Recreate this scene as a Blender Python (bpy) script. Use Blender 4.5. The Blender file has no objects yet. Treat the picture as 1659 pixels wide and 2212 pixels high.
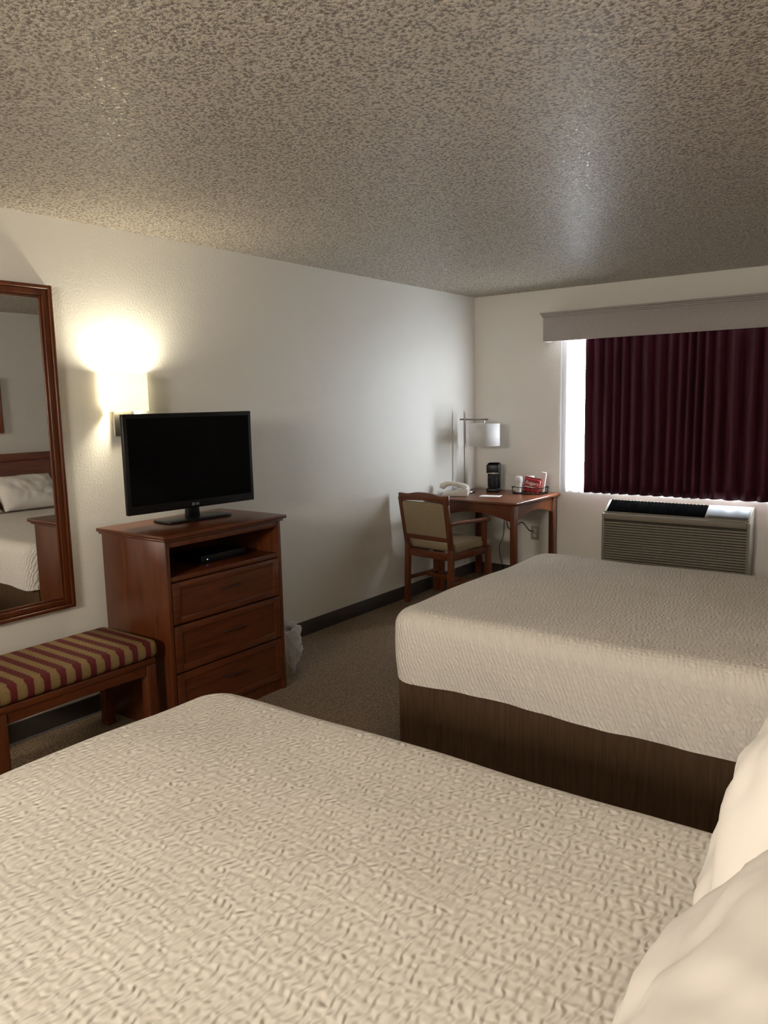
import bpy, bmesh, math, random
from mathutils import Vector, Matrix, noise
random.seed(7)
S=bpy.context.scene; C=S.collection; PI=math.pi
RX=3.66; D=6.05; H=2.44; BY=-2.2

# ------------------------------------------------------------------ helpers
def NB(): return bmesh.new()
def merge(bm,t,M=None):
    if M is not None: bmesh.ops.transform(t,matrix=M,verts=t.verts)
    me=bpy.data.meshes.new('t'); t.to_mesh(me); t.free(); bm.from_mesh(me); bpy.data.meshes.remove(me)
def box(bm,x0,x1,y0,y1,z0,z1,bev=0,seg=2,M=None):
    t=bmesh.new(); bmesh.ops.create_cube(t,size=1)
    for v in t.verts: v.co=Vector(((x0+x1)/2+v.co.x*(x1-x0),(y0+y1)/2+v.co.y*(y1-y0),(z0+z1)/2+v.co.z*(z1-z0)))
    if bev: bmesh.ops.bevel(t,geom=list(t.edges),offset=bev,segments=seg,profile=.5,affect='EDGES')
    merge(bm,t,M); return bm
def tube(bm,pts,r,n=10,closed=False,cap=True):
    pts=[Vector(p) for p in pts]; rings=[]; N=len(pts)
    up=Vector((0,0,1))
    for i,p in enumerate(pts):
        a=pts[(i-1)%N] if (closed or i>0) else p; b=pts[(i+1)%N] if (closed or i<N-1) else p
        d=(b-a).normalized()
        u=up if abs(d.dot(up))<.9 else Vector((1,0,0))
        e1=d.cross(u).normalized(); e2=d.cross(e1)
        rr=r[i] if isinstance(r,(list,tuple)) else r
        rings.append([bm.verts.new(p+e1*rr*math.cos(2*PI*k/n)+e2*rr*math.sin(2*PI*k/n)) for k in range(n)])
    for i in range(N if closed else N-1):
        A=rings[i];B=rings[(i+1)%N]
        for k in range(n): bm.faces.new((A[k],A[(k+1)%n],B[(k+1)%n],B[k]))
    if cap and not closed:
        bm.faces.new(rings[0]); bm.faces.new(rings[-1][::-1])
    return bm
def lathe(bm,prof,n=32,c=(0,0)):
    rings=[[bm.verts.new((c[0]+r*math.cos(2*PI*k/n),c[1]+r*math.sin(2*PI*k/n),z)) for k in range(n)] for r,z in prof]
    for A,B in zip(rings,rings[1:]):
        for k in range(n): bm.faces.new((A[k],A[(k+1)%n],B[(k+1)%n],B[k]))
    return bm
def prism(bm,poly,axis,a,b,bev=0):
    """poly: 2D outline; axis 'x','y','z' extruded from a to b"""
    t=bmesh.new()
    def mk(u,v,w): return {'x':(w,u,v),'y':(u,w,v),'z':(u,v,w)}[axis]
    A=[t.verts.new(mk(u,v,a)) for u,v in poly]; B=[t.verts.new(mk(u,v,b)) for u,v in poly]; n=len(poly)
    t.faces.new(A); t.faces.new(B[::-1])
    for k in range(n): t.faces.new((A[k],B[k],B[(k+1)%n],A[(k+1)%n]))
    bmesh.ops.recalc_face_normals(t,faces=t.faces)
    if bev: bmesh.ops.bevel(t,geom=list(t.edges),offset=bev,segments=2,profile=.5,affect='EDGES')
    merge(bm,t); return bm
def rootloc(o):
    while o.parent: o=o.parent
    return Vector(o.location)
def obj(name,bm,mat,parent=None,world=False,smooth=35,label=None):
    if world and parent is not None: bmesh.ops.translate(bm,vec=-rootloc(parent),verts=bm.verts)
    bmesh.ops.recalc_face_normals(bm,faces=bm.faces)
    me=bpy.data.meshes.new(name); bm.to_mesh(me); bm.free()
    if smooth:
        me.polygons.foreach_set('use_smooth',[True]*len(me.polygons)); me.set_sharp_from_angle(angle=math.radians(smooth))
    me.materials.append(mat); o=bpy.data.objects.new(name,me); C.objects.link(o)
    if parent is not None: o.parent=parent
    if label: o['label']=label
    return o
def tag(o,label,cat,group=None):
    o['label']=label;o['category']=cat
    if group:o['group']=group
    return o
def thing(name,label,cat,loc=(0,0,0),rotz=0,group=None):
    o=bpy.data.objects.new(name,None); C.objects.link(o); o.location=loc; o.rotation_euler=(0,0,rotz); o.empty_display_size=.1
    return tag(o,label,cat,group)
def struct(name,bm,mat,parent=None,smooth=35):
    o=obj(name,bm,mat,parent,smooth=smooth)
    if parent is None:o['kind']='structure'
    return o
def text(name,body,size,mat,parent,M,ext=.0006):
    cu=bpy.data.curves.new('t','FONT'); cu.body=body; cu.size=size; cu.extrude=ext; cu.align_x='CENTER'; cu.align_y='CENTER'
    if 'olgers' in body: cu.shear=.25
    t=bpy.data.objects.new('t',cu); C.objects.link(t); bpy.context.view_layer.update()
    me=bpy.data.meshes.new_from_object(t.evaluated_get(bpy.context.evaluated_depsgraph_get()))
    bpy.data.objects.remove(t); bpy.data.curves.remove(cu)
    me.transform(M); me.materials.clear(); me.materials.append(mat)
    o=bpy.data.objects.new(name,me); C.objects.link(o); o.parent=parent; return o

# ------------------------------------------------------------------ materials
class Mt:
    def __init__(s,name,col=(.8,.8,.8),rough=.5,spec=.5,metal=0):
        s.m=bpy.data.materials.new(name); s.m.use_nodes=True; s.n=s.m.node_tree.nodes; s.l=s.m.node_tree.links
        s.p=s.n['Principled BSDF']; s.out=s.n['Material Output']
        s.p.inputs['Base Color'].default_value=(*col,1); s.p.inputs['Roughness'].default_value=rough
        s.p.inputs['Specular IOR Level'].default_value=spec; s.p.inputs['Metallic'].default_value=metal
    def node(s,t,**kw):
        nd=s.n.new(t)
        for k,v in kw.items():
            if k in nd.inputs: nd.inputs[k].default_value=v
            else: setattr(nd,k,v)
        return nd
    def coord(s,scale=(1,1,1),rot=(0,0,0)):
        tc=s.node('ShaderNodeTexCoord'); mp=s.node('ShaderNodeMapping'); mp.inputs['Scale'].default_value=scale; mp.inputs['Rotation'].default_value=rot
        s.l.new(tc.outputs['Object'],mp.inputs['Vector']); return mp.outputs['Vector']
    def noise(s,vec,scale,detail=3,rough=.5,dist=0):
        nd=s.node('ShaderNodeTexNoise'); nd.inputs['Scale'].default_value=scale; nd.inputs['Detail'].default_value=detail
        nd.inputs['Roughness'].default_value=rough; nd.inputs['Distortion'].default_value=dist
        s.l.new(vec,nd.inputs['Vector']); return nd.outputs['Fac']
    def ramp(s,fac,stops):
        r=s.node('ShaderNodeValToRGB'); e=r.color_ramp.elements
        while len(e)<len(stops): e.new(.5)
        for el,(p,c) in zip(e,stops): el.position=p; el.color=(*c,1) if len(c)==3 else c
        s.l.new(fac,r.inputs['Fac']); return r.outputs['Color']
    def math(s,op,a,b=None):
        nd=s.node('ShaderNodeMath',operation=op)
        for i,x in enumerate((a,b)):
            if x is None: continue
            if isinstance(x,(int,float)): nd.inputs[i].default_value=x
            else: s.l.new(x,nd.inputs[i])
        return nd.outputs[0]
    def base(s,c): s.l.new(c,s.p.inputs['Base Color'])
    def bump(s,h,strength=.5,dist=.005):
        b=s.node('ShaderNodeBump'); b.inputs['Strength'].default_value=strength; b.inputs['Distance'].default_value=dist
        s.l.new(h,b.inputs['Height']); s.l.new(b.outputs['Normal'],s.p.inputs['Normal']); return s
def simple(name,col,rough=.5,spec=.5,metal=0,var=.12,scale=40,bump=0):
    m=Mt(name,col,rough,spec,metal); v=m.coord(); f=m.noise(v,scale,3)
    a=tuple(max(0,c*(1-var)) for c in col); b=tuple(min(1,c*(1+var)) for c in col)
    m.base(m.ramp(f,[(.3,a),(.7,b)]))
    if bump: m.bump(f,.4,bump)
    return m.m
def wood(name,scale,c1=(.052,.0128,.0040),c2=(.136,.0360,.0096),rough=.30):
    m=Mt(name,c2,rough,.45); v=m.coord(scale); f=m.noise(v,1.0,6,.6,.6)
    m.base(m.ramp(f,[(.25,c1),(.5,tuple((a+b)/2 for a,b in zip(c1,c2))),(.75,c2)])); m.bump(f,.12,.001); return m.m
WY=wood('cherry_wood_along',(45,4,45)); WX=wood('cherry_wood_across',(4,45,45)); WZ=wood('cherry_wood_upright',(45,45,4))
WH=wood('brightened_cherry_wood',(45,4,45),(.11,.026,.010),(.25,.064,.021),.4)  # lightened cherry copy; colour makes up for weak light on the headboard

def m_wall():
    m=Mt('wall_paint',(.76,.74,.68),.46,.42); v=m.coord(); f=m.noise(v,95,3,.55); m.bump(f,.35,.004)
    return m.m
def m_ceiling():
    m=Mt('knockdown_ceiling',(.6,.55,.47),.30,.8); v=m.coord((1,1,1)); f=m.noise(v,88,3,.62,.08)
    m.base(m.ramp(f,[(.39,(.25,.182,.118)),(.52,(.92,.815,.665))]))  # shade in the gaps of the relief is painted into the colour
    h=m.ramp(f,[(.34,(0,0,0)),(.64,(1,1,1))]); m.bump(h,1.0,.022); return m.m
def m_carpet():
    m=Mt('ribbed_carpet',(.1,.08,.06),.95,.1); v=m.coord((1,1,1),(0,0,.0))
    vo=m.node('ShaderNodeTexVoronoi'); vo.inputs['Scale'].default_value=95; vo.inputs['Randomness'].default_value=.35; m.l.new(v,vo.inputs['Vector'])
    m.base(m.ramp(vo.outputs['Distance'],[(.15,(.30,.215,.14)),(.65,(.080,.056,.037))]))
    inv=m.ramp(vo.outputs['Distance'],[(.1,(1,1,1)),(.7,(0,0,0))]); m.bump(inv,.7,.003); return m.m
def m_spread():
    m=Mt('ripple_bedspread',(.81,.765,.695),.85,.2); v=m.coord((1,1,1))
    sx=m.node('ShaderNodeSeparateXYZ'); m.l.new(v,sx.inputs[0])
    X=m.math('ADD',sx.outputs['X'],m.math('MULTIPLY',sx.outputs['Z'],.35)); Y=m.math('ADD',sx.outputs['Y'],m.math('MULTIPLY',sx.outputs['Z'],.9))
    p1=m.noise(v,29,1.0,.4); p2=m.noise(m.coord((1,1,1),(0,0,1.1)),34,1.0,.4)
    w1=m.math('SINE',m.math('ADD',m.math('MULTIPLY',X,2*PI/.0185),m.math('MULTIPLY',p1,9.5)))
    w2=m.math('SINE',m.math('ADD',m.math('MULTIPLY',Y,2*PI/.024),m.math('MULTIPLY',p2,9.5)))
    h=m.math('ADD',m.math('MULTIPLY',w1,.62),m.math('MULTIPLY',w2,.15))
    m.bump(h,.80,.0030); return m.m
def m_skirt():
    m=Mt('bed_skirt_weave',(.05,.03,.015),.85,.15); v=m.coord((60,60,4.0)); f=m.noise(v,1.2,4,.6)
    m.base(m.ramp(f,[(.28,(.075,.044,.025)),(.75,(.118,.073,.042))])); m.bump(f,.2,.001); return m.m
def m_stripe():
    m=Mt('striped_upholstery',(.3,.2,.1),.7,.25); v=m.coord()
    sx=m.node('ShaderNodeSeparateXYZ'); m.l.new(v,sx.inputs[0])
    w=m.math('SINE',m.math('MULTIPLY',sx.outputs['Y'],2*PI/.070))
    sm=m.math('MULTIPLY',m.math('SINE',m.math('MULTIPLY',sx.outputs['X'],2*PI/.026)),.24)
    ad=m.math('ADD',w,sm)
    mr=m.node('ShaderNodeMapRange'); mr.inputs['From Min'].default_value=-1.3; mr.inputs['From Max'].default_value=1.3; m.l.new(ad,mr.inputs['Value'])
    c=m.ramp(mr.outputs[0],[(.0,(.115,.014,.016)),(.47,(.115,.014,.016)),(.50,(.235,.155,.062)),(1,(.255,.17,.068))])
    f=m.noise(v,260,2); mxx=m.node('ShaderNodeMixRGB',blend_type='MULTIPLY'); mxx.inputs['Fac'].default_value=.55
    m.l.new(c,mxx.inputs['Color1']); m.l.new(m.ramp(f,[(.35,(.45,.45,.45)),(.65,(1,1,1))]),mxx.inputs['Color2'])
    m.base(mxx.outputs['Color']); m.bump(f,.3,.002); return m.m
def m_thin(name,col,trans,transl):
    m=Mt(name,col,.8,.1); n,l=m.n,m.l
    d=m.node('ShaderNodeBsdfDiffuse'); d.inputs['Color'].default_value=(*col,1)
    t=m.node('ShaderNodeBsdfTranslucent'); t.inputs['Color'].default_value=(*col,1)
    tr=m.node('ShaderNodeBsdfTransparent'); a=m.node('ShaderNodeMixShader'); a.inputs[0].default_value=transl
    l.new(d.outputs[0],a.inputs[1]); l.new(t.outputs[0],a.inputs[2])
    b=m.node('ShaderNodeMixShader'); b.inputs[0].default_value=trans; l.new(a.outputs[0],b.inputs[1]); l.new(tr.outputs[0],b.inputs[2])
    l.new(b.outputs[0],m.out.inputs['Surface']); return m.m
def m_glow(name,col,e,estr,transl=.5,tcol=None):
    m=Mt(name,col,.7,.2); l=m.l
    d=m.node('ShaderNodeBsdfDiffuse'); d.inputs['Color'].default_value=(*col,1)
    t=m.node('ShaderNodeBsdfTranslucent'); t.inputs['Color'].default_value=(*(tcol or col),1)
    a=m.node('ShaderNodeMixShader'); a.inputs[0].default_value=transl; l.new(d.outputs[0],a.inputs[1]); l.new(t.outputs[0],a.inputs[2])
    em=m.node('ShaderNodeEmission'); em.inputs['Color'].default_value=(*e,1); em.inputs['Strength'].default_value=estr
    s=m.node('ShaderNodeAddShader'); l.new(a.outputs[0],s.inputs[0]); l.new(em.outputs[0],s.inputs[1]); l.new(s.outputs[0],m.out.inputs['Surface']); return m.m
MW=m_wall(); MC=m_ceiling(); MF=m_carpet(); MSP=m_spread(); MSK=m_skirt(); MST=m_stripe()
MBASE=simple('dark_vinyl_base',(.045,.035,.028),.6)
MBLK=simple('black_plastic',(.004,.004,.0045),.35,.3); MBLKM=simple('matte_black',(.003,.003,.003),.9,.0)
MPULL=simple('dark_bronze_pull',(.022,.009,.006),.45,.4)
MSCR=Mt('screen_glass',(.001,.001,.0013),.15,.12).m
MGREY=simple('grey_lettering',(.38,.38,.39),.4)
MCHR=simple('brushed_steel',(.55,.53,.5),.28,.5,1,.05); MPOST=simple('dark_steel_post',(.20,.18,.16),.32,.5,1,.05)
MPIL=simple('pillow_cotton',(.86,.82,.765),.85,.2,0,.03,5,.01)
MVAL=simple('taupe_painted_wood',(.36,.325,.305),.5,.4,0,.04)
MTAN=simple('tan_upholstery',(.25,.195,.12),.85,.2,0,.15,200,.001)
MWHT=simple('white_plastic',(.70,.68,.62),.35,.5,0,.03)
MPHONE=simple('ivory_plastic',(.62,.60,.54),.4,.5,0,.03); MPLATE=simple('tan_cover_plate',(.36,.31,.24),.45,.4,0,.03)
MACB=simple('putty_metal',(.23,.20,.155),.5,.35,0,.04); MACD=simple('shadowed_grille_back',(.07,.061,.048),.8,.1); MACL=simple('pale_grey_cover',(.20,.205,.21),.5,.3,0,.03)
MSHADE=m_thin('lamp_shade_linen',(.80,.80,.78),.0,.35)
MSHEER=m_thin('sheer_voile',(.88,.91,.95),.14,.55)
MGLOW=m_glow('glowing_shade',(.90,.84,.68),(1,.88,.42),1.6,.05,(.97,.84,.46))
MBULB=m_glow('bulb_glass',(1,.9,.7),(1,.85,.6),20,.2)
MPAPER=simple('white_paper',(.75,.74,.70),.8,.2,0,.03)
MRED=simple('red_packet',(.26,.010,.012),.4,.4,0,.1)
MLINER=m_thin('thin_bag_plastic',(.84,.83,.82),.18,.35)
MBIN=simple('bin_plastic',(.42,.38,.31),.5)
MINK=simple('white_print',(.85,.83,.78),.5)
MART=simple('plain_art_print',(.30,.27,.20),.6,.3,0,.4,4)
MCUR=Mt('burgundy_curtain',(.06,.005,.014),.6,.3)
v=MCUR.coord((45,45,2.5)); f=MCUR.noise(v,1,3); MCUR.base(MCUR.ramp(f,[(.3,(.034,.004,.011)),(.7,(.078,.0090,.025))])); MCUR=MCUR.m  # vertical streaks; the lighter tone puts fold highlights into the colour
MMIR=Mt('mirror_silver',(.90,.91,.91),.015,.5,1).m
MLED=m_glow('blue_led',(.1,.2,1),(.15,.35,1),3,.1)
g=Mt('window_glass',(.9,.95,1),.05); tr=g.node('ShaderNodeBsdfTransparent'); gl=g.node('ShaderNodeBsdfGlossy'); gl.inputs['Roughness'].default_value=.02
mi=g.node('ShaderNodeMixShader'); mi.inputs[0].default_value=.05; g.l.new(tr.outputs[0],mi.inputs[1]); g.l.new(gl.outputs[0],mi.inputs[2]); g.l.new(mi.outputs[0],g.out.inputs['Surface']); MGL=g.m

# ------------------------------------------------------------------ room
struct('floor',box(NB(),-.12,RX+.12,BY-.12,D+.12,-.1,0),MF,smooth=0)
struct('ceiling',box(NB(),-.12,RX+.12,BY-.12,D+.12,H,H+.1),MC,smooth=0)
struct('wall_left',box(NB(),-.12,0,BY-.12,D+.12,0,H),MW,smooth=0)
struct('wall_right',box(NB(),RX,RX+.12,BY-.12,D+.12,0,H),MW,smooth=0)
struct('wall_back',box(NB(),0,RX,BY-.12,BY,0,H),MW,smooth=0)
WX0,WX1,WZ0,WZ1=.91,2.95,.83,2.10
b=NB(); box(b,0,WX0,D,D+.12,0,H); box(b,WX1,RX,D,D+.12,0,H); box(b,WX0,WX1,D,D+.12,0,WZ0); box(b,WX0,WX1,D,D+.12,WZ1,H)
struct('wall_far',b,MW,smooth=0)
struct('baseboard_left',box(NB(),0,.012,BY,D,0,.10,.003),MBASE)
struct('baseboard_far',box(NB(),.012,RX,D-.012,D,0,.10,.003),MBASE)
w=thing('window_1','bright window behind the sheer and the burgundy curtain','window',((WX0+WX1)/2,D+.06,WZ0)); w['kind']='structure'
b=NB()
for x0,x1,z0,z1 in((WX0,WX0+.008,WZ0,WZ1),(WX1-.03,WX1,WZ0,WZ1),(WX0,WX1,WZ0,WZ0+.025),(WX0,WX1,WZ1-.03,WZ1),(1.9,1.95,WZ0,WZ1)): box(b,x0,x1,D+.07,D+.09,z0,z1,.003)
obj('window_frame',b,MWHT,w,True)
obj('pane',box(NB(),WX0+.008,WX1-.03,D+.078,D+.082,WZ0+.025,WZ1-.03),MGL,w,True,0)

# ------------------------------------------------------------------ beds
def drape(x0,x1,y0,y1,top,hem,r,pr,seed):
    bm=NB(); ins=r+pr; X0,X1,Y0,Y1=x0+ins,x1-ins,y0+ins,y1-ins
    per=[]
    def edge(a,b2,n,k):
        for i in range(k): per.append((a[0]+(b2[0]-a[0])*i/k,a[1]+(b2[1]-a[1])*i/k,n[0],n[1]))
    def corner(c,a0,k=9):
        for i in range(k): a=a0+PI/2*i/k; per.append((c[0],c[1],math.cos(a),math.sin(a)))
    edge((X0,Y0),(X1,Y0),(0,-1),60); corner((X1,Y0),-PI/2); edge((X1,Y0),(X1,Y1),(1,0),44); corner((X1,Y1),0)
    edge((X1,Y1),(X0,Y1),(0,1),60); corner((X0,Y1),PI/2); edge((X0,Y1),(X0,Y0),(-1,0),44); corner((X0,Y0),PI)
    def nz(x,y,z,f,a): return a*noise.noise(Vector((x*f+seed*7,y*f,z*f)))
    rows=[]
    xc0,xc1,yc=(X0+(Y1-Y0)/2),(X1-(Y1-Y0)/2),(Y0+Y1)/2
    NC=16
    for j in range(NC+1):
        t=j/NC; row=[]
        for (px,py,nx,ny) in per:
            ex,ey=px+nx*pr,py+ny*pr; cx=min(max(ex,xc0),xc1)
            x=cx+(ex-cx)*t; y=yc+(ey-yc)*t
            row.append((x,y,top+.010*(1-t**3)+nz(x,y,0,2.2,.012)+nz(x,y,0,6,.003)))
        rows.append(row)
    for j in range(1,9):
        a=PI/2*j/8
        rows.append([(px+nx*(pr+r*math.sin(a)),py+ny*(pr+r*math.sin(a)),top-r*(1-math.cos(a))+(nz(px+nx*pr,py+ny*pr,0,2.2,.012)+nz(px+nx*pr,py+ny*pr,0,6,.003))*math.cos(a)) for px,py,nx,ny in per])
    z1=top-r
    for j in range(1,10):
        t=j/9; z=z1+(hem-z1)*t; row=[]
        for k,(px,py,nx,ny) in enumerate(per):
            x,y=px+nx*ins,py+ny*ins
            o=nz(x,y,z*.4,4.5,.024)*t+.006*math.sin(t*PI)-.014*t+nz(x,y,z,10,.008)*t
            row.append((x+nx*o,y+ny*o,z+(nz(x,y,0,2.5,.022)+nz(x,y,1,7,.008))*t))
        rows.append(row)
    V=[[bm.verts.new(p) for p in row] for row in rows]; n=len(per)
    for A,B in zip(V,V[1:]):
        for k in range(n):
            try: bm.faces.new((A[k],A[(k+1)%n],B[(k+1)%n],B[k]))
            except ValueError: pass
    bmesh.ops.remove_doubles(bm,verts=bm.verts,dist=.0015)
    return bm
def skirt(x0,x1,y0,y1,top,seed):
    bm=NB(); per=[]
    def edge(a,b2,n,k):
        for i in range(k): per.append((a[0]+(b2[0]-a[0])*i/k,a[1]+(b2[1]-a[1])*i/k,*n,min(i,k-i)/k))
    edge((x0,y0),(x1,y0),(0,-1),110); edge((x1,y0),(x1,y1),(1,0),80); edge((x1,y1),(x0,y1),(0,1),110); edge((x0,y1),(x0,y0),(-1,0),80)
    rows=[]
    for j in range(9):
        t=j/8; z=top+(.006-top)*t; row=[]
        for x,y,nx,ny,e in per:
            o=(.020*noise.noise(Vector((x*4+seed,y*4,0)))+.008*noise.noise(Vector((x*11,y*11,t*2))))*t*min(1,e*20)
            row.append(bm.verts.new((x+nx*o,y+ny*o,z)))
        rows.append(row)
    n=len(per)
    for A,B in zip(rows,rows[1:]):
        for k in range(n): bm.faces.new((A[k],A[(k+1)%n],B[(k+1)%n],B[k]))
    bm.faces.new(rows[0])
    return bm
def make_bed(x0,y0,y1,top,hem,l_bed,l_head,seed):
    yc=(y0+y1)/2
    t=thing('bed',l_bed,'bed',(2.5,yc,0))
    obj('bed_skirt',skirt(x0+.042,3.49,y0+.055,y1-.055,.40,seed),MSK,t,True,label='dark brown fabric bed skirt')
    obj('mattress',box(NB(),x0+.10,3.46,y0+.09,y1-.09,.401,top-.05,.03,3),MPIL,t,True)
    s=obj('bedspread',drape(x0,3.54,y0,y1,top,hem,.085,.05,seed),MSP,t,True,smooth=70,label='white rippled bedspread')
    h=thing('headboard',l_head,'headboard',(RX-.045,yc,.3))
    b=NB(); box(b,RX-.06,RX-.004,y0-.03,y1+.03,1.08,1.15,.008); box(b,RX-.055,RX-.004,y0-.02,y0+.07,.3,1.08,.005); box(b,RX-.055,RX-.004,y1-.07,y1+.02,.3,1.08,.005)
    obj('headboard_frame',b,WH,h,True); obj('headboard_panel',box(NB(),RX-.035,RX-.006,y0+.071,y1-.071,.3,1.079),WH,h,True)
make_bed(1.545,.14,1.645,.655,.33,'near bed under a white rippled bedspread, filling the foreground','wooden headboard behind the near bed',1)
make_bed(1.475,2.655,4.235,.650,.338,'bed with white rippled bedspread and brown skirt, nearer the window','wooden headboard behind the far bed, seen in the mirror',2)

def pillow_bm(L,Hh,T,seed):
    bm=NB(); n,m=40,30; top=[];bot=[]
    for i in range(n+1):
        u=-1+2*i/n; rt=[];rb=[]
        for j in range(m+1):
            v=-1+2*j/m
            prof=max(0,(1-abs(u)**3.0))**.6*max(0,(1-abs(v)**2.8))**.6
            pin=1-.07*(1-abs(u)**2)*abs(v)**4; pin2=1-.07*(1-abs(v)**2)*abs(u)**4
            x=u*L/2*pin2; z=v*Hh/2*pin
            nn=noise.noise(Vector((u*2.2+seed*5,v*2.2,0)))*.018+noise.noise(Vector((u*6+seed,v*4,3)))*.009-.006*abs(noise.noise(Vector((u*9+seed*3,v*3,7))))
            rt.append(bm.verts.new((x,-(T/2*prof+nn*prof),z))); 
            rb.append(bm.verts.new((x,T/2*prof*.9+.0005,z)))
        top.append(rt);bot.append(rb)
    for G,fl in((top,0),(bot,1)):
        for i in range(n):
            for j in range(m):
                q=(G[i][j],G[i+1][j],G[i+1][j+1],G[i][j+1]); bm.faces.new(q[::-1] if fl else q)
    bmesh.ops.remove_doubles(bm,verts=bm.verts,dist=.002)
    return bm
def pillow(loc,L,Hh,T,tilt,yaw,label,seed,group=None,roll=0):
    # local front -y; face -X in the room
    bm=pillow_bm(L,Hh,T,seed); bmesh.ops.transform(bm,matrix=Matrix.Rotation(-tilt,4,'X')@Matrix.Rotation(roll,4,'Y'),verts=bm.verts)
    o=obj('pillow',bm,MPIL,None,smooth=80); o.location=loc; o.rotation_euler=(0,0,-PI/2+yaw); tag(o,label,'pillow',group); return o
pillow((3.325,.69,.887),.72,.46,.19,math.radians(32),.05,'white pillow at the lower right corner, closest to the camera',1)
pillow((3.308,1.305,.924),.52,.53,.18,math.radians(17),-.02,'pillow leaning on the near bed behind the closest pillow',2)
pillow((3.30,3.02,.817),.62,.44,.16,math.radians(52),0,'pillow on the far bed, on the side toward the near bed',3)
pillow((3.30,3.66,.817),.62,.44,.16,math.radians(52),0,'pillow on the far bed, on the window side, seen in the mirror',4)

# ------------------------------------------------------------------ dresser
dy0,dy1,dx0,dx1=2.20,2.955,.075,.572
t=thing('dresser','reddish wooden chest of drawers with an open shelf, under the television','dresser',((dx0+dx1)/2,(dy0+dy1)/2,0))
b=NB(); box(b,dx0,dx1,dy0,dy0+.022,.0,.935,.002); box(b,dx0,dx1,dy1-.022,dy1,.0,.935,.002); box(b,dx0,dx0+.012,dy0+.022,dy1-.022,.05,.935)
box(b,dx0,dx1-.004,dy0+.022,dy1-.022,.74,.764,.002); box(b,dx0,dx1-.004,dy0+.022,dy1-.022,.905,.935,.002); box(b,dx0+.02,dx1-.012,dy0+.022,dy1-.022,.0,.06)
box(b,dx0+.02,dx1-.03,dy0+.022,dy1-.022,.5,.52); box(b,dx0+.02,dx1-.03,dy0+.022,dy1-.022,.27,.29)
obj('body',b,WZ,t,True)
b=NB()
box(b,dx0-.005,dx1+.012,dy0-.014,dy1+.014,.936,.948,.004); box(b,dx0-.005,dx1+.026,dy0-.028,dy1+.028,.948,.968,.007,3)
obj('top',b,WY,t,True)
for k,(z0,z1) in enumerate(((.535,.735),(.300,.525),(.066,.290))):
    y0,y1=dy0+.026,dy1-.026; x1=dx1+.002; fr=.042
    b=NB(); box(b,dx1-.012,x1-.005,y0+.01,y1-.01,z0+.01,z1-.01)
    box(b,dx1-.012,x1,y0,y0+fr,z0,z1,.0015); box(b,dx1-.012,x1,y1-fr,y1,z0,z1,.0015); box(b,dx1-.012,x1,y0+fr,y1-fr,z1-fr*.8,z1,.0015); box(b,dx1-.012,x1,y0+fr,y1-fr,z0,z0+fr*.8,.0015)
    d=obj('drawer',b,WY,t,True); yc=(y0+y1)/2; zc=(z0+z1)/2+.02
    b=NB(); tube(b,[(x1-.008,yc-.062,zc),(x1+.010,yc-.06,zc),(x1+.013,yc-.04,zc),(x1+.013,yc+.04,zc),(x1+.010,yc+.06,zc),(x1-.008,yc+.062,zc)],.0038,8)
    obj('handle',b,MPULL,d,True,label='slim dark drawer pull')
t=thing('cable_box','small black cable box with a blue light on the dresser shelf','cable box',(.36,2.62,.7645))
obj('case',box(NB(),.26,.46,2.50,2.80,.766,.806,.004),MBLK,t,True); obj('status_light',box(NB(),.459,.463,2.535,2.540,.784,.788,.0008),MLED,t,True)
for y in(2.53,2.77): obj('foot',box(NB(),.28,.44,y-.01,y+.01,.7645,.767),MBLKM,t,True)

# ------------------------------------------------------------------ television (local: front -y)
t=thing('television','black flat screen television standing on the dresser','television',(.258,2.625,.9685),math.radians(90-5.2))
hw=.388; z0,z1=.061,.553
b=NB(); box(b,-hw,hw,-.035,-.010,z0,z1,.005,3); box(b,-hw*.7,hw*.7,-.010,.03,z0+.06,z1-.12,.012,3); obj('casing',b,MBLK,t)
obj('screen',box(NB(),-hw+.022,hw-.022,-.0365,-.034,z0+.042,z1-.022),MSCR,t,smooth=0)
b=NB(); prism(b,[(-.036,.010),(.036,.010),(.030,.085),(-.030,.085)],'y',-.020,.020,.004); obj('neck',b,MBLK,t)
b=NB(); pts=[]
for k in range(40):
    a=2*PI*k/40; c,s=math.cos(a),math.sin(a); pts.append((.205*math.copysign(abs(c)**.35,c),-.01+.09*math.copysign(abs(s)**.35,s)))
prism(b,pts,'z',.0005,.011,.003); obj('stand_base',b,MBLK,t)
text('logo','LG',.018,MGREY,t,Matrix.Translation((.010,-.0365,z0+.02))@Matrix.Rotation(PI/2,4,'X'))
b=NB(); tube(b,[(-.015+.0072*math.cos(2*PI*k/20),-.0365,z0+.02+.0072*math.sin(2*PI*k/20)) for k in range(20)],.001,6,True)
tube(b,[(-.015,-.0365,z0+.024),(-.015,-.0365,z0+.017),(-.012,-.0365,z0+.017)],.0009,6); obj('logo_emblem',b,MGREY,t)

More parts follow.
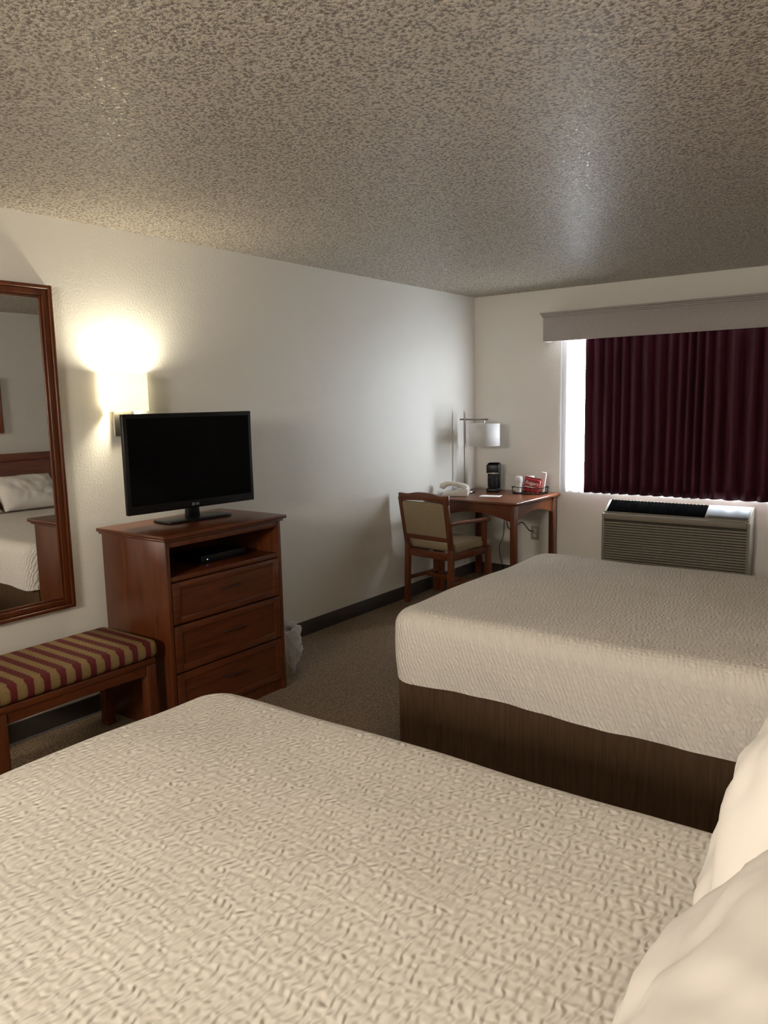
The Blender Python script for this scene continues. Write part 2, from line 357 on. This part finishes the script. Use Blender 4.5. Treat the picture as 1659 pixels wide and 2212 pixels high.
# ------------------------------------------------------------------ mirror
my0,my1,mz0,mz1=1.27,2.062,.588,2.122
t=thing('wall_mirror','tall wall mirror in a reddish wooden frame left of the television','mirror',(0.0,(my0+my1)/2,mz0))
fw=.060
b=NB(); e=.0004
def ring(o0,o1,x0,x1,bev):
    box(b,x0,x1,my0+o0,my0+o1,mz0+o0,mz1-o0,bev,3); box(b,x0,x1,my1-o1,my1-o0,mz0+o0,mz1-o0,bev,3)
    box(b,x0,x1,my0+o1-bev,my1-o1+bev,mz0+o0+e,mz0+o1-e,bev,3); box(b,x0,x1,my0+o1-bev,my1-o1+bev,mz1-o1+e,mz1-o0-e,bev,3)
ring(.0,.020,.001,.036,.006); ring(.0195,.048,.001,.026,.004); ring(.0475,.060,.001,.018,.003)
obj('frame',b,WZ,t,True)
obj('glass',box(NB(),.002,.012,my0+fw*.85,my1-fw*.85,mz0+fw*.85,mz1-fw*.85),MMIR,t,True,0)
# framed picture on the right wall (seen in the mirror)
t=thing('framed_picture','wood framed picture above the far bed, reflected in the mirror edge','picture',(RX-.03,3.36,1.34))
b=NB()
for y0,y1,z0,z1 in((3.05,3.09,1.34,1.85),(3.63,3.67,1.34,1.85),(3.09,3.63,1.34,1.38),(3.09,3.63,1.81,1.85)): box(b,RX-.028,RX-.002,y0,y1,z0,z1,.004)
obj('frame',b,WH,t,True); obj('print',box(NB(),RX-.016,RX-.004,3.091,3.629,1.381,1.809),MART,t,True,0)

# ------------------------------------------------------------------ wall sconce
SY=2.43
t=thing('wall_sconce','lit box shaded wall light glowing above the television','wall light',(0,SY,1.42))
obj('backplate',box(NB(),.001,.022,SY-.075,SY+.035,1.41,1.60,.004),MCHR,t,True)
obj('arm',tube(NB(),[(.02,SY,1.47),(.06,SY,1.47),(.07,SY,1.48),(.07,SY,1.56)],.008),MCHR,t,True)
b=NB()
prof=[(.014,SY-.097),(.07,SY-.097)]+[(.07+.055*math.sin(PI*k/14)**.5,SY-.097+.194*k/14) for k in range(1,14)]+[(.07,SY+.097),(.014,SY+.097)]
lo=[b.verts.new((x,y,1.535)) for x,y in prof]; hi=[b.verts.new((x,y,1.722)) for x,y in prof]
for k in range(len(prof)-1): b.faces.new((lo[k],lo[k+1],hi[k+1],hi[k]))
o=obj('shade',b,MGLOW,t,True,label='cream fabric half shade'); md=o.modifiers.new('thick','SOLIDIFY'); md.thickness=.002
b=NB(); tube(b,[(.0145,SY-.0955,1.545),(.022,SY-.05,1.545),(.022,SY+.05,1.545),(.0145,SY+.0955,1.545)],.0025,6)
obj('shade_bracket',b,MCHR,t,True)
b=NB(); bmesh.ops.create_uvsphere(b,u_segments=16,v_segments=10,radius=.022); bmesh.ops.translate(b,vec=(.068,SY,1.575),verts=b.verts); obj('bulb',b,MBULB,t,True)

# ------------------------------------------------------------------ luggage bench
by0,by1,bx0,bx1=1.36,2.145,.13,.56
t=thing('bench','wooden bench with red and gold striped cushion below the mirror','bench',(.345,1.75,0))
b=NB(); box(b,bx0,bx1,by0,by1,.405,.487,.032,5)
for v_ in b.verts:
    if v_.co.z>.46: v_.co.z+=.012*(1-((v_.co.x-.345)/.22)**2)
obj('cushion',b,MST,t,True,60)
b=NB(); box(b,bx0+.015,bx1-.015,by0+.015,by1-.015,.375,.404,.003)
def arch(y0,y1,z1,zend,zmid): return [(y0,z1),(y1,z1),(y1,zend)]+[(y1+(y0-y1)*k/12,zend+(zmid-zend)*math.sin(PI*k/12)) for k in range(1,12)]+[(y0,zend)]
prism(b,arch(by0+.07,by1-.07,.375,.328,.333),'x',bx1-.045,bx1-.022); prism(b,arch(by0+.07,by1-.07,.375,.328,.333),'x',bx0+.022,bx0+.045)
prism(b,arch(bx0+.07,bx1-.07,.375,.328,.333),'y',by0+.022,by0+.045); prism(b,arch(bx0+.07,bx1-.07,.375,.328,.333),'y',by1-.045,by1-.022)
obj('apron',b,WY,t,True)
for x in(bx0+.04,bx1-.04):
    for y in(by0+.04,by1-.04): obj('leg',box(NB(),x-.025,x+.025,y-.025,y+.025,.001,.3745,.004),WZ,t,True)

t=thing('wall_outlet','tan wall outlet under the desk by the window','outlet',(.59,D,.41)); b=NB(); s=NB()
box(b,-.038,.038,-.006,-.0005,-.06,.06,.002)
for z in(-.022,.022): box(s,-.017,.017,-.009,-.005,z-.014,z+.014,.004)
obj('cover_plate',b,MPLATE,t); obj('socket',s,MPHONE,t)

# ------------------------------------------------------------------ waste bin
t=thing('waste_bin','small bin with a white plastic liner beside the dresser','waste bin',(.37,3.115,0)); kb=.92
lathe_b=lathe(NB(),[(.001,.002),(.095*kb,.002),(.10*kb,.02),(.112*kb,.25),(.106*kb,.25),(.088*kb,.02),(.001,.015)],28); obj('bin',lathe_b,MBIN,t)
b=NB(); n=160; rows=[]
prof=[(.098,.17),(.106,.255),(.114,.278),(.122,.272),(.128,.255),(.133,.235),(.137,.21),(.139,.185),(.140,.16),(.139,.135),(.136,.11),(.132,.088),(.127,.07)]
for j,(r,z) in enumerate(prof):
    row=[]
    for k in range(n):
        a=2*PI*k/n; c_,s_=math.cos(a),math.sin(a)
        q=noise.noise(Vector((c_*3,s_*3,z*9)))*.016+(.35-abs(noise.noise(Vector((c_*6+5,s_*6,z*22))))*1.5)*.020+noise.noise(Vector((c_*14,s_*14,z*45)))*.010
        rr=(r+(q if j>2 else q*.3*(j>0)))*kb; rr=max(rr,(.1145 if j>2 else .09)*kb)
        zz=z+(.030*noise.noise(Vector((c_*2,s_*2,9)))+.012*noise.noise(Vector((c_*9,s_*9,2))) if j in(1,2,3,4) else 0)+(.05*noise.noise(Vector((c_*4,s_*4,4)))*(j-9)/3 if j>=10 else 0)
        row.append(b.verts.new((rr*c_,rr*s_,max(zz,.01))))
    rows.append(row)
for A,B in zip(rows,rows[1:]):
    for k in range(n): b.faces.new((A[k],A[(k+1)%n],B[(k+1)%n],B[k]))
obj('liner',b,MLINER,t,smooth=32,label='crumpled white plastic liner')

# ------------------------------------------------------------------ desk
ex0,ex1,ey0,ey1=.02,.825,5.24,6.03; TZ=.775
t=thing('desk','reddish wooden writing desk in the far corner by the window','desk',((ex0+ex1)/2,(ey0+ey1)/2,0))
b=NB(); box(b,ex0,ex1,ey0,ey1,TZ-.024,TZ,.007,3); obj('desktop',b,WX,t,True)
for x in(ex0+.05,ex1-.05):
    for y in(ey0+.05,ey1-.04): obj('leg',box(NB(),x-.024,x+.024,y-.024,y+.024,.001,TZ-.025,.004),WZ,t,True)
b=NB(); z1=TZ-.025
prism(b,arch(ey0+.075,ey1-.065,z1,z1-.13,z1-.075),'x',ex1-.066,ex1-.044); prism(b,arch(ey0+.075,ey1-.065,z1,z1-.13,z1-.075),'x',ex0+.04,ex0+.06)
prism(b,arch(ex0+.075,ex1-.075,z1,z1-.13,z1-.07),'y',ey0+.04,ey0+.062); prism(b,arch(ex0+.075,ex1-.075,z1,z1-.13,z1-.07),'y',ey1-.05,ey1-.03)
obj('apron',b,WX,t,True)

# ------------------------------------------------------------------ chair (local front -y)
t=thing('desk_chair','wooden armchair with tan upholstered back and seat at the desk','chair',(.325,5.03,0),math.radians(173))
def bar(b,p,q,w,d,bev=.004):
    p,q=Vector(p),Vector(q); L=(q-p).length; z=(q-p).normalized(); x=Vector((1,0,0)); x=(x-z*x.dot(z)); 
    x=x.normalized() if x.length>.1 else Vector((0,1,0)); y=z.cross(x)
    M=Matrix((x,y,z)).transposed().to_4x4(); M.translation=p
    box(b,-w/2,w/2,-d/2,d/2,0,L,bev,2,M)
for s in(-1,1):
    b=NB(); bar(b,(s*.213,.225,.001),(s*.213,.205,.46),.038,.042); bar(b,(s*.213,.206,.44),(s*.220,.275,.84),.036,.034); obj('leg',b,WZ,t)
    b=NB(); bar(b,(s*.235,-.225,.001),(s*.235,-.225,.43),.042,.042); obj('leg',b,WZ,t)
    b=NB(); bar(b,(s*.245,-.16,.43),(s*.255,-.15,.63),.034,.034); obj('arm_post',b,WZ,t)
    b=NB(); pts=[(s*.225,.235,.655),(s*.238,.12,.662),(s*.258,-.02,.655),(s*.268,-.15,.652),(s*.266,-.20,.645)]
    tube(b,pts,[.018,.020,.022,.026,.018],10)
    for v_ in b.verts: v_.co.z=.65+(v_.co.z-.65)*.7
    obj('armrest',b,WY,t)
    b=NB(); bar(b,(s*.222,.2,.19),(s*.235,-.21,.19),.022,.028); obj('stretcher',b,WY,t)
b=NB(); bar(b,(-.2,.0,.19),(.2,.0,.19),.022,.028)
obj('stretcher',b,WX,t)
b=NB(); box(b,-.225,.225,-.235,-.21,.375,.43,.003); box(b,-.19,.19,.195,.22,.375,.43,.003); box(b,-.235,-.21,-.21,.195,.375,.43,.003); box(b,.21,.235,-.21,.195,.375,.43,.003)
obj('seat_rail',b,WX,t)
b=NB(); box(b,-.235,.235,-.245,.175,.431,.495,.026,4)
for v_ in b.verts: v_.co.x*=1+(-v_.co.y)*.25
obj('seat',b,MTAN,t,smooth=60)
# crest rail: serpentine
top=[(-.238+.476*k/24, .868+.014*math.exp(-((k-12)/7.0)**2)-.007*math.exp(-((k-4)/2.5)**2)-.007*math.exp(-((k-20)/2.5)**2)) for k in range(25)]
b=NB(); prism(b,top+[(.238,.80),(.15,.815),(0,.822),(-.15,.815),(-.238,.80)],'y',.252,.284,.003); obj('crest_rail',b,WX,t)
b=NB(); box(b,-.205,.205,.21,.238,.515,.55,.003); obj('lower_rail',b,WX,t)
b=NB(); M=Matrix.Translation((0,.218,.55))@Matrix.Rotation(-math.atan2(.05,.27),4,'X'); box(b,-.200,.200,-.016,.026,0,.262,.012,3,M); obj('backrest',b,MTAN,t)

# ------------------------------------------------------------------ on the desk
T=TZ+.0006
t=thing('table_lamp','white drum shade lamp hanging from a steel post on the desk','lamp',(.10,5.70,T))
obj('lamp_base',lathe(NB(),[(.0005,.0),(.085,.0),(.088,.006),(.085,.013),(.0005,.015)],32),MPOST,t)
obj('post',tube(NB(),[(0,0,.014),(0,0,.69)],.0085,12),MPOST,t)
obj('crossbar',tube(NB(),[(-.045,0,.62),(.225,0,.62)],.0075,10),MPOST,t)
obj('hanger',tube(NB(),[(.19,0,.62),(.19,0,.53)],.004,8),MPOST,t)
o=obj('lamp_shade',lathe(NB(),[(.127,.40),(.127,.585)],40,(.19,0)),MSHADE,t); o.modifiers.new('thick','SOLIDIFY').thickness=.002
t=thing('telephone','ivory desk telephone with handset beside the lamp','telephone',(.145,5.47,T),math.radians(115))
b=NB(); prism(b,[(-.11,.0),(.11,.0),(.112,.018),(.07,.032),(.02,.044),(-.05,.056),(-.11,.062)],'x',-.095,.095,.008)
obj('phone_body',b,MPHONE,t)
b=NB(); tube(b,[(-.058,.108,.066),(-.058,.10,.086),(-.058,.07,.100),(-.058,.03,.104),(-.058,-.03,.098),(-.058,-.07,.086),(-.058,-.095,.066),(-.058,-.102,.05)],[.024,.030,.024,.017,.017,.023,.029,.024],14); obj('handset',b,MPHONE,t)
b=NB()
for i in range(3):
    for j in range(4): box(b,.0+i*.024,.016+i*.024,-.06+j*.024,-.046+j*.024,.024+(.0065*j),.040+(.0075*j),.002)
obj('keypad',b,MGREY,t)
t=thing('coffee_maker','small black coffee maker on the desk beside the lamp','coffee maker',(.285,5.87,T),math.radians(20))
b=NB(); box(b,-.055,.055,-.072,.065,.0,.03,.008,3); box(b,-.055,.055,.005,.065,.03,.235,.010,3); box(b,-.055,.055,-.065,.005,.155,.235,.010,3); obj('body',b,MBLK,t)
obj('mug',lathe(NB(),[(.001,.032),(.034,.032),(.038,.05),(.039,.125),(.035,.125),(.033,.04),(.001,.038)],24,(0,-.036)),MBLK,t)
b=NB(); box(b,-.0555,.0555,-.0657,-.0645,.158,.162,.0004); obj('trim_band',b,MCHR,t)
obj('lid',box(NB(),-.045,.045,-.055,.055,.2355,.243,.003),MBLKM,t)
bl=Vector((.632,5.86,T)); t=thing('wire_basket','black wire basket of coffee supplies on the desk','basket',bl)
b=NB(); hw_,hd=.135,.08
def rrect(w,d,z,r=.02,k=5):
    P=[]
    for cx,cy,a0 in((w-r,d-r,0),(-w+r,d-r,PI/2),(-w+r,-d+r,PI),(w-r,-d+r,1.5*PI)):
        for i in range(k+1): a=a0+PI/2*i/k; P.append((cx+r*math.cos(a),cy+r*math.sin(a),z))
    return P
tube(b,rrect(hw_,hd,.055),.0025,8,True); tube(b,rrect(hw_*.96,hd*.96,.004),.003,8,True)
obj('rim',b,MBLKM,t)
b=NB()
for A,B in list(zip(rrect(hw_,hd,.055,.02,3),rrect(hw_*.96,hd*.96,.004,.02,3))): tube(b,[A,B],.0012,6)
for k in range(1,6):
    x=-hw_+.02+(2*hw_-.04)*k/6
    for s in(-1,1): tube(b,[(x,s*hd,.055),(x,s*hd*.96,.004)],.0012,6)
for k in range(7):
    x=-.1+.2*k/6; tube(b,[(x,-hd*.95,.004),(x,hd*.95,.004)],.0015,6)
obj('wires',b,MBLKM,t)
t=thing('coffee_packet','red packet of ground coffee leaning in the wire basket','coffee packet',bl+Vector((.026,-.047,.012)),math.radians(4))
Mp=Matrix.Rotation(math.radians(-10),4,'X')@Matrix.Rotation(math.radians(8),4,'Y')
b=NB(); box(b,-.070,.070,-.013,.013,.004,.115,.012,3,Mp); box(b,-.072,.072,-.002,.002,.108,.128,.001,1,Mp); obj('packet',b,MRED,t)
Mt2=Mp@Matrix.Translation((.0,-.0138,.078))@Matrix.Rotation(PI/2,4,'X')
text('lettering','Folgers',.040,MINK,t,Mt2)
b=NB(); box(b,-.055,.055,-.0140,-.0132,.042,.048,.0002,1,Mp); obj('printed_band',b,MINK,t)
for dx,dy,g_ in((-.094,-.02,0),(-.012,.038,1)):
    t=thing('foam_cup',('wrapped white foam cup at the left end of the wire basket','wrapped white foam cup behind the red coffee packet')[g_],'cup',bl+Vector((dx,dy,.009)))
    obj('cup',lathe(NB(),[(.001,.0),(.024,.0),(.031,.105),(.033,.108),(.029,.108),(.022,.006),(.001,.006)],24),MPAPER,t)
    obj('cup_wrapper',lathe(NB(),[(.033,.085),(.034,.112),(.026,.132),(.001,.136)],16),MLINER,t)
o=obj('paper_sleeve',box(NB(),-.022,.022,-.006,.006,0,.165,.004,2,Matrix.Rotation(.14,4,'Y')),MPAPER,None); o.location=bl+Vector((.086,.035,.014)); o.rotation_euler=(0,0,.1); tag(o,'white paper sleeve leaning at the right end of the wire basket','packet')
o=obj('paper_card',box(NB(),-.085,.085,-.055,.055,0,.002,.0005,1),MPAPER,None); o.location=(.43,5.55,T); o.rotation_euler=(0,0,.25); tag(o,'white paper card lying flat on the desktop','card')
def cord(name,pts,label,r=.003):
    b=NB(); P=[Vector(p) for p in pts]; out=[]
    for i in range(len(P)-1):
        p0=P[max(i-1,0)];p1=P[i];p2=P[i+1];p3=P[min(i+2,len(P)-1)]
        for k in range(8):
            u=k/8; out.append(.5*((2*p1)+(-p0+p2)*u+(2*p0-5*p1+4*p2-p3)*u*u+(-p0+3*p1-3*p2+p3)*u**3))
    out.append(P[-1]); tube(b,out,r,8); o=obj(name,b,MBLKM); tag(o,label,'cord')
cord('power_cord',[(.585,D-.012,.432),(.55,D-.03,.43),(.48,D-.04,.50),(.40,D-.03,.44),(.33,D-.02,.46),(.30,D-.01,.745)],'black cord looping from the outlet up to the desk')
cord('phone_cord',[(.30,D-.02,.745),(.30,D-.025,.40),(.26,D-.03,.25),(.30,D-.05,.10),(.36,D-.07,.008)],'thin black cord hanging to the floor behind the desk',.0025)

# ------------------------------------------------------------------ window dressing
def folds(x0,x1,yc,z0,z1,per,amp,seed,nz=14,irr=.35,round_=False):
    bm=NB(); n=int((x1-x0)/.0035); R=[]
    for j in range(nz+1):
        t=j/nz; z=z1+(z0-z1)*t; row=[]
        for i in range(n+1):
            x=x0+(x1-x0)*i/n; ph=2*PI*(x/per+irr*noise.noise(Vector((x*2.2,seed,0)))+.14*noise.noise(Vector((x*3,t*1.2,seed))))
            a=amp*(.80+.5*noise.noise(Vector((x*5,seed,t*.7)))) *(.85+.2*t)
            if round_: s=1-2*abs(math.sin(ph/2))**.95   # full round folds toward the room, narrow valleys
            else: s=math.sin(ph); s=math.copysign(abs(s)**.85,s)
            row.append(bm.verts.new((x+(.0 if round_ else .42*amp*math.sin(2*ph)),yc+a*s,z+.003*noise.noise(Vector((x*5,seed,3)))*(t**3))))
        R.append(row)
    for A,B in zip(R,R[1:]):
        for i in range(n): bm.faces.new((A[i],A[i+1],B[i+1],B[i]))
    return bm
o=obj('sheer_curtain',folds(.815,3.0,D-.014,.785,2.10,.065,.006,3),MSHEER,None,smooth=80); tag(o,'translucent white sheer curtain at the left side of the window','curtain')
o=obj('drape_curtain',folds(1.062,3.02,D-.080,.797,2.10,.083,.039,5,round_=True,irr=1.2),MCUR,None,smooth=60); tag(o,'heavy burgundy pleated curtain drawn across the window','curtain'); o.modifiers.new('thick','SOLIDIFY').thickness=.002
t=thing('window_valance','long taupe painted cornice box above the window','valance',(1.9,D-.08,2.01))
vx0,vx1=.72,3.08; vy=D-.155
b=NB(); box(b,vx0,vx1,vy,vy+.018,2.01,2.20,.002); box(b,vx0,vx0+.018,vy+.018,D-.001,2.01,2.20,.002); box(b,vx1-.018,vx1,vy+.018,D-.001,2.01,2.20,.002); box(b,vx0+.018,vx1-.018,vy+.018,D-.001,2.185,2.20)
obj('fascia_board',b,MVAL,t,True)
b=NB(); box(b,vx0-.008,vx1+.008,vy-.008,D-.001,2.2005,2.212,.003); box(b,vx0-.014,vx1+.014,vy-.015,D-.001,2.212,2.226,.006,3); box(b,vx0-.022,vx1+.022,vy-.024,D-.001,2.226,2.238,.003)
obj('crown_moulding',b,MVAL,t,True)

# ------------------------------------------------------------------ wall air conditioner
ax0,ax1=1.255,2.335; ayf=D-.20
t=thing('air_conditioner','putty coloured wall air conditioner below the curtain','air conditioner',((ax0+ax1)/2,D-.1,.22))
b=NB(); prism(b,[(ayf+.022,.24),(D-.001,.24),(D-.001,.745),(D-.06,.745),(ayf+.022,.667)],'x',ax0+.01,ax1-.01,.004); obj('chassis',b,MACB,t,True)
obj('grille_shade_panel',box(NB(),ax0+.02,ax1-.02,ayf+.017,ayf+.0215,.262,.63),MACD,t,True,0,'added dark panel, shade between the louvres put into its colour')  # flat panel coloured dark so the gaps between louvres look deeper
b=NB(); box(b,ax0,ax0+.022,ayf,ayf+.05,.25,.655,.006); box(b,ax1-.022,ax1,ayf,ayf+.05,.25,.655,.006); box(b,ax0+.02,ax1-.02,ayf,ayf+.03,.61,.655,.006); box(b,ax0+.02,ax1-.02,ayf,ayf+.03,.25,.27,.006)
z=.285
while z<.605:
    box(b,ax0+.02,ax1-.02,ayf+.001,ayf+.016,z-.0068,z+.0068,.002); z+=.020
obj('front_grille',b,MACB,t,True)
# sloped top: vent and control cover
sl=math.atan2(.745-.667,(D-.06)-(ayf+.022)); Mx=Matrix.Translation((0,ayf+.022,.668))@Matrix.Rotation(sl,4,'X'); Ls=math.hypot(.078,D-.06-ayf-.022)
b=NB(); box(b,ax0+.03,2.02,.003,Ls-.001,.0,.004,.001,1,Mx)
obj('vent_recess',b,MBLKM,t,True)
b=NB(); n=27
for k in range(n+1):
    x=ax0+.040+(2.01-ax0-.05)*k/n; box(b,x-.004,x+.004,.008,Ls-.005,.0045,.012,.001,1,Mx)
obj('vent_louvres',b,MBLKM,t,True)
b=NB(); box(b,2.03,ax1-.02,.01,Ls-.005,.0005,.014,.004,2,Mx); obj('control_cover',b,MACL,t,True,label='pale grey control cover')

# ------------------------------------------------------------------ lights
def light(name,kind,loc,power,col,size=.05,rot=None,sizey=None):
    l=bpy.data.lights.new(name,kind); l.energy=power; l.color=col; o=bpy.data.objects.new(name,l); C.objects.link(o); o.location=loc
    if kind=='AREA':
        l.size=size
        if sizey: l.shape='RECTANGLE'; l.size_y=sizey
    else: l.shadow_soft_size=size
    if rot: o.rotation_euler=rot
    return o
light('sconce_lamp','POINT',(.072,SY,1.664),34,(1,.91,.69),.05)
light('bedside_lamp','POINT',(3.45,2.15,1.45),3,(1,.84,.66),.10)
light('entry_lamp','AREA',(2.1,-1.9,2.0),92,(1,.90,.78),.8,(math.radians(88),0,0),.5)
p=light('window_portal','AREA',((WX0+WX1)/2,D+.14,(WZ0+WZ1)/2),1,(1,1,1),WX1-WX0,(math.radians(-90),0,0),WZ1-WZ0); p.data.cycles.is_portal=True
wd=bpy.data.worlds.new('daylight'); S.world=wd; wd.use_nodes=True
bg=wd.node_tree.nodes['Background']; bg.inputs['Color'].default_value=(.86,.93,1,1); bg.inputs['Strength'].default_value=112

# ------------------------------------------------------------------ camera
cam=bpy.data.cameras.new('camera'); co=bpy.data.objects.new('camera',cam); C.objects.link(co)
yaw,pit,rol=[math.radians(a) for a in(36.635,8.113,-1.161)]
F=Vector((-math.sin(yaw)*math.cos(pit),math.cos(yaw)*math.cos(pit),-math.sin(pit))); R=Vector((math.cos(yaw),math.sin(yaw),0)); U=R.cross(F)
R2=R*math.cos(rol)+U*math.sin(rol); U2=-R*math.sin(rol)+U*math.cos(rol)
M=Matrix((R2,U2,-F)).transposed().to_4x4(); M.translation=(3.4665,0,1.5551); co.matrix_world=M
cam.sensor_fit='HORIZONTAL'; cam.sensor_width=36; cam.lens=36*1666.3/1659; cam.clip_start=.02
S.camera=co
S.view_settings.view_transform='Standard'; S.view_settings.look='None'; S.view_settings.exposure=0
